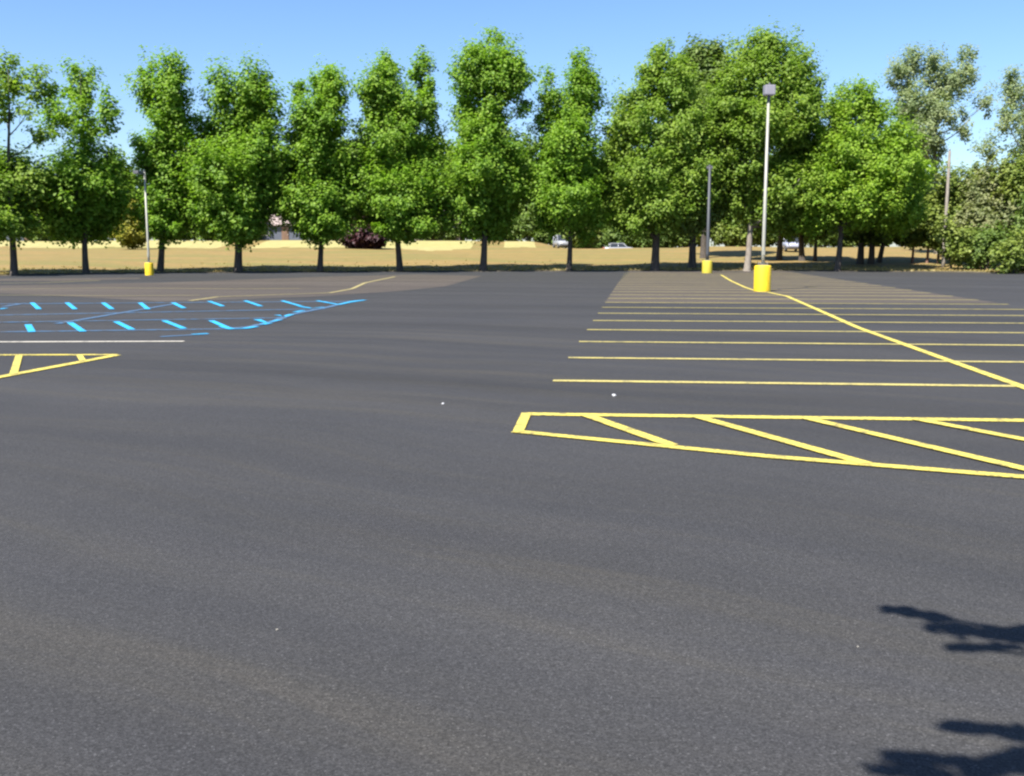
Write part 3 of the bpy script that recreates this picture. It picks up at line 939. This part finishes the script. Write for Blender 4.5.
# ------------------------------------------------------------------ houses across the field
M_wallA = plain('pale_pink_siding', (.20, .16, .145), .8)
M_wallB = plain('blue_grey_siding', (.075, .085, .115), .8)
M_roofA = plain('pinkish_grey_shingles', (.27, .215, .195), .9)
M_roofB = plain('tan_shingles', (.25, .20, .175), .9)
M_frame = plain('white_window_frame', (.4, .4, .4), .6)
M_door = plain('brown_door', (.14, .08, .05), .6)
def house(label, px, Y, w, wallh, roofh, wm, rm):
    x = at(px, 245, Y).x; z = terr(x, 141) - .3
    t = thing('house', label, 'house', (x, Y, z), 0, 'houses across the field')
    d = 5.6
    bm = bmesh.new()
    add_box(bm, (0, 0, wallh / 2), (w, d, wallh), 0)
    obj('wall', bm, wm, t)
    bm = bmesh.new()   # gable roof with overhang and thickness
    for s in (-1, 1):
        a = [(-w / 2 - .4, s * (d / 2 + .5), wallh - .15), (w / 2 + .4, s * (d / 2 + .5), wallh - .15), (w / 2 + .4, 0, wallh + roofh), (-w / 2 - .4, 0, wallh + roofh)]
        lo_ = [bm.verts.new(p) for p in a]; hi_ = [bm.verts.new((p[0], p[1], p[2] + .18)) for p in a]
        bm.faces.new(lo_); bm.faces.new(hi_)
        for i in range(4): bm.faces.new((lo_[i], lo_[(i + 1) % 4], hi_[(i + 1) % 4], hi_[i]))
    bmesh.ops.recalc_face_normals(bm, faces=bm.faces)
    rf = obj('roof', bm, rm, t)
    bm = bmesh.new(); add_box(bm, (w * .25, .8, wallh + roofh + .3), (.6, .6, 1.2), 0, .02); obj('chimney', bm, M_door, rf)
    bm = bmesh.new()
    for s in (-1, 1):
        bm.faces.new([bm.verts.new(p) for p in ((s * w / 2, -d / 2, wallh + .001), (s * w / 2, d / 2, wallh + .001), (s * w / 2, 0, wallh + roofh - .02))])
    obj('gable', bm, wm, t)
    for wx in (-w * .32, w * .3):
        bm = bmesh.new(); add_box(bm, (wx, -d / 2 - .03, 1.55), (1.5, .1, 1.3), 0, .01); fr = obj('window', bm, M_frame, t)
        bm = bmesh.new(); add_box(bm, (wx, -d / 2 - .075, 1.55), (1.26, .03, 1.06), 0); obj('pane', bm, M_glass, fr)
    bm = bmesh.new(); add_box(bm, (0, -d / 2 - .03, 1.05), (.95, .1, 2.1), 0, .01); dr = obj('door', bm, M_door, t)
    bm = bmesh.new(); add_lathe(bm, [(.04, 0), (.05, .04), (.03, .08)], 8, (.35, -d / 2 - .12, 1.0)); obj('handle', bm, M_rim, dr)
house('pink-roofed blue-grey house behind the gap between the fourth and fifth row trees', 290, 141.5, 9, 2.4, 2.6, M_wallB, M_roofA)
house('low house with a tan roof behind the gap right of the leftmost row tree', 38, 142, 6, 2.4, 1.6, M_wallB, M_roofB)
house('pale pink house glimpsed through leaves right of the twin-peaked tree', 436, 142, 7, 2.7, 2.4, M_wallA, M_roofB)

# ------------------------------------------------------------------ sun, sky
az = (-.58, -.81); EL = R(54)
nrm = math.hypot(*az); az = (az[0] / nrm, az[1] / nrm)
to_sun = Vector((az[0] * math.cos(EL), az[1] * math.cos(EL), math.sin(EL)))

# near tree standing behind the photographer; only its shadow reaches the picture
def near_tree():
    rng = np.random.default_rng(55)
    base = Vector((3.3, -2.6, .12))
    sprays = []
    def spot(px, py, h, rpx):
        g = gnd(px, py)
        return np.array(g + to_sun * (h / to_sun.z)), rpx * mpp(py, g.y)
    spots = [(898,610,4.3,9),(910,612,4.3,9),(924,615,4.35,9),(938,619,4.4,8),
             (945,627,4.4,12),(962,630,4.4,14),(980,632,4.45,18),(1000,634,4.5,20),(1018,634,4.5,22),(1040,634,4.5,28),(1065,640,4.5,30),
             (960,647,4.6,8),(980,648,4.6,9),(998,647,4.6,9),
             (955,726,4.0,7),(970,728,4.0,8),(990,730,4.0,9),(1008,732,4.0,9),(1025,735,4.0,14),(1045,735,4.1,22),
             (900,757,4.2,9),(920,759,4.2,10),(945,761,4.2,8),(962,761,4.2,6),(895,770,4.2,11),(915,770,4.2,13),(930,774,4.2,10),
             (985,770,4.1,14),(1005,762,4.1,16),(1022,756,4.1,18),(1040,765,4.1,26)]
    CE = []; NO = []; V = []; F = []; SZ = []
    hub1 = np.array((1.9, .4, 4.6)); hub2 = np.array((1.9, -.2, 4.3))
    ends = []
    for px, py, h, r in spots:
        c, rr = spot(px, py, h, r)
        m = int(16 + 800 * rr)
        off = rng.normal(size=(m, 3)) * np.array([.75, .30, .30]) * max(rr, .03)
        SZ.append(np.full(m, .05)); CE.append(c + off); NO.append(rng.normal(size=(m, 3)) * .5 + np.array(to_sun))
        ends.append((c, py))
    lobes = [(np.array((3.3, -2.2, 7.6)), (2.4, 2.2, 2.0), 1), (np.array((4.9, -1.6, 6.2)), (1.8, 1.6, 1.4), 1), (np.array((4.4, -3.9, 6.2)), (1.8, 1.8, 1.5), 1),
             (np.array((2.6, -3.8, 6.4)), (1.6, 1.6, 1.4), 1), (np.array((3.0, -.8, 5.4)), (1.0, .9, .8), 1), (np.array((2.2, -1.4, 5.0)), (.8, .8, .7), 1), (np.array((3.2, -1.8, 9.3)), (1.5, 1.5, 1.2), 1)]
    ce, no, le = foliage(lobes, rng, .13, .42, 46, 3.0, .08)
    CE.append(ce); NO.append(no); SZ.append(np.full(len(ce), .095))
    woody(V, F, base - Vector((0, 0, .2)), (3.3, -2.1, 9.4), lobes, le, .2, 2.4, rng, 6)
    a0 = np.array((3.3, -2.55, 3.4))
    for hub, lst in ((hub1, [e for e in ends if e[1] < 700]), (hub2, [e for e in ends if e[1] >= 700])):
        tube_arrays(V, F, [a0, (a0 + hub) / 2 + np.array((0, 0, .25)), hub], [.07, .05, .028], 7)
        for c, _ in lst:
            m = hub * .4 + c * .6 + np.array((0, 0, .05))
            tube_arrays(V, F, [hub, m, c], [.02, .012, .005], 5)
    bv = np.array(base)
    t = thing('tree', 'tree beside the photographer whose leafy branches shade the lower right corner', 'tree', base)
    V = [(v[0] - bv[0], v[1] - bv[1], v[2] - bv[2]) for v in V]
    obj('trunk', mesh_from('trunk', V, F), B_dark, t)
    obj('crown', leaf_mesh('crown', np.concatenate(CE) - bv, np.concatenate(NO), np.concatenate(SZ), rng), L_row, t)
near_tree()
# kerbed planting bed under that tree
M_kerb = plain('kerb_concrete', (.40, .38, .35), .9)
bm = bmesh.new()
add_lathe(bm, [(1.75, .0), (1.75, .12), (1.60, .12), (1.60, .0)], 40, (3.3, -2.6, 0), cap=False)
struct(obj('kerb', bm, M_kerb))
bm = bmesh.new(); add_lathe(bm, [(1.59, -.01), (1.59, .09), (.8, .12), (.01, .13)], 40, (3.3, -2.6, 0), cap=False)
struct(obj('planting_bed', bm, M_brown))

w = bpy.data.worlds.new('World'); S.world = w; w.use_nodes = True
nt = w.node_tree
sky = nt.nodes.new('ShaderNodeTexSky'); sky.sky_type = 'NISHITA'; sky.sun_disc = False
sky.sun_elevation = EL; sky.sun_rotation = math.atan2(az[0], az[1])
sky.air_density = 1.0; sky.dust_density = .6; sky.ozone_density = 1.6
bg = nt.nodes['Background']; bg.inputs['Strength'].default_value = .068
hs = nt.nodes.new('ShaderNodeHueSaturation'); hs.inputs['Saturation'].default_value = 1.12
nt.links.new(sky.outputs[0], hs.inputs['Color']); tint = mixc(nt, 1.0, hs.outputs[0], (.92, 1.02, 1.2), 'MULTIPLY')
nt.links.new(tint, bg.inputs['Color'])
sd = bpy.data.lights.new('sun', 'SUN'); sd.energy = 5.0; sd.angle = R(.5); sd.color = (1.0, .955, .88)
so = bpy.data.objects.new('sun', sd); COL.objects.link(so)
so.rotation_euler = (-to_sun).to_track_quat('-Z', 'Y').to_euler()
so.location = (-20, -20, 40)

# ------------------------------------------------------------------ camera
cd = bpy.data.cameras.new('camera'); cam = bpy.data.objects.new('camera', cd); COL.objects.link(cam)
cam.location = (0, 0, H); cam.rotation_euler = (PI / 2 - PITCH, 0, 0)
cd.sensor_width = 36; cd.lens = 36 * 1000 / 1024.0
cd.clip_start = .1; cd.clip_end = 3000
S.camera = cam
S.render.resolution_x = 1024; S.render.resolution_y = 776
S.view_settings.view_transform = 'Standard'; S.view_settings.look = 'None'
S.view_settings.exposure = 1.3; S.view_settings.gamma = 1
S.cycles.pixel_filter_type = 'BLACKMAN_HARRIS'; S.cycles.filter_width = 2.4
S.cycles.max_bounces = 6; S.cycles.transmission_bounces = 2
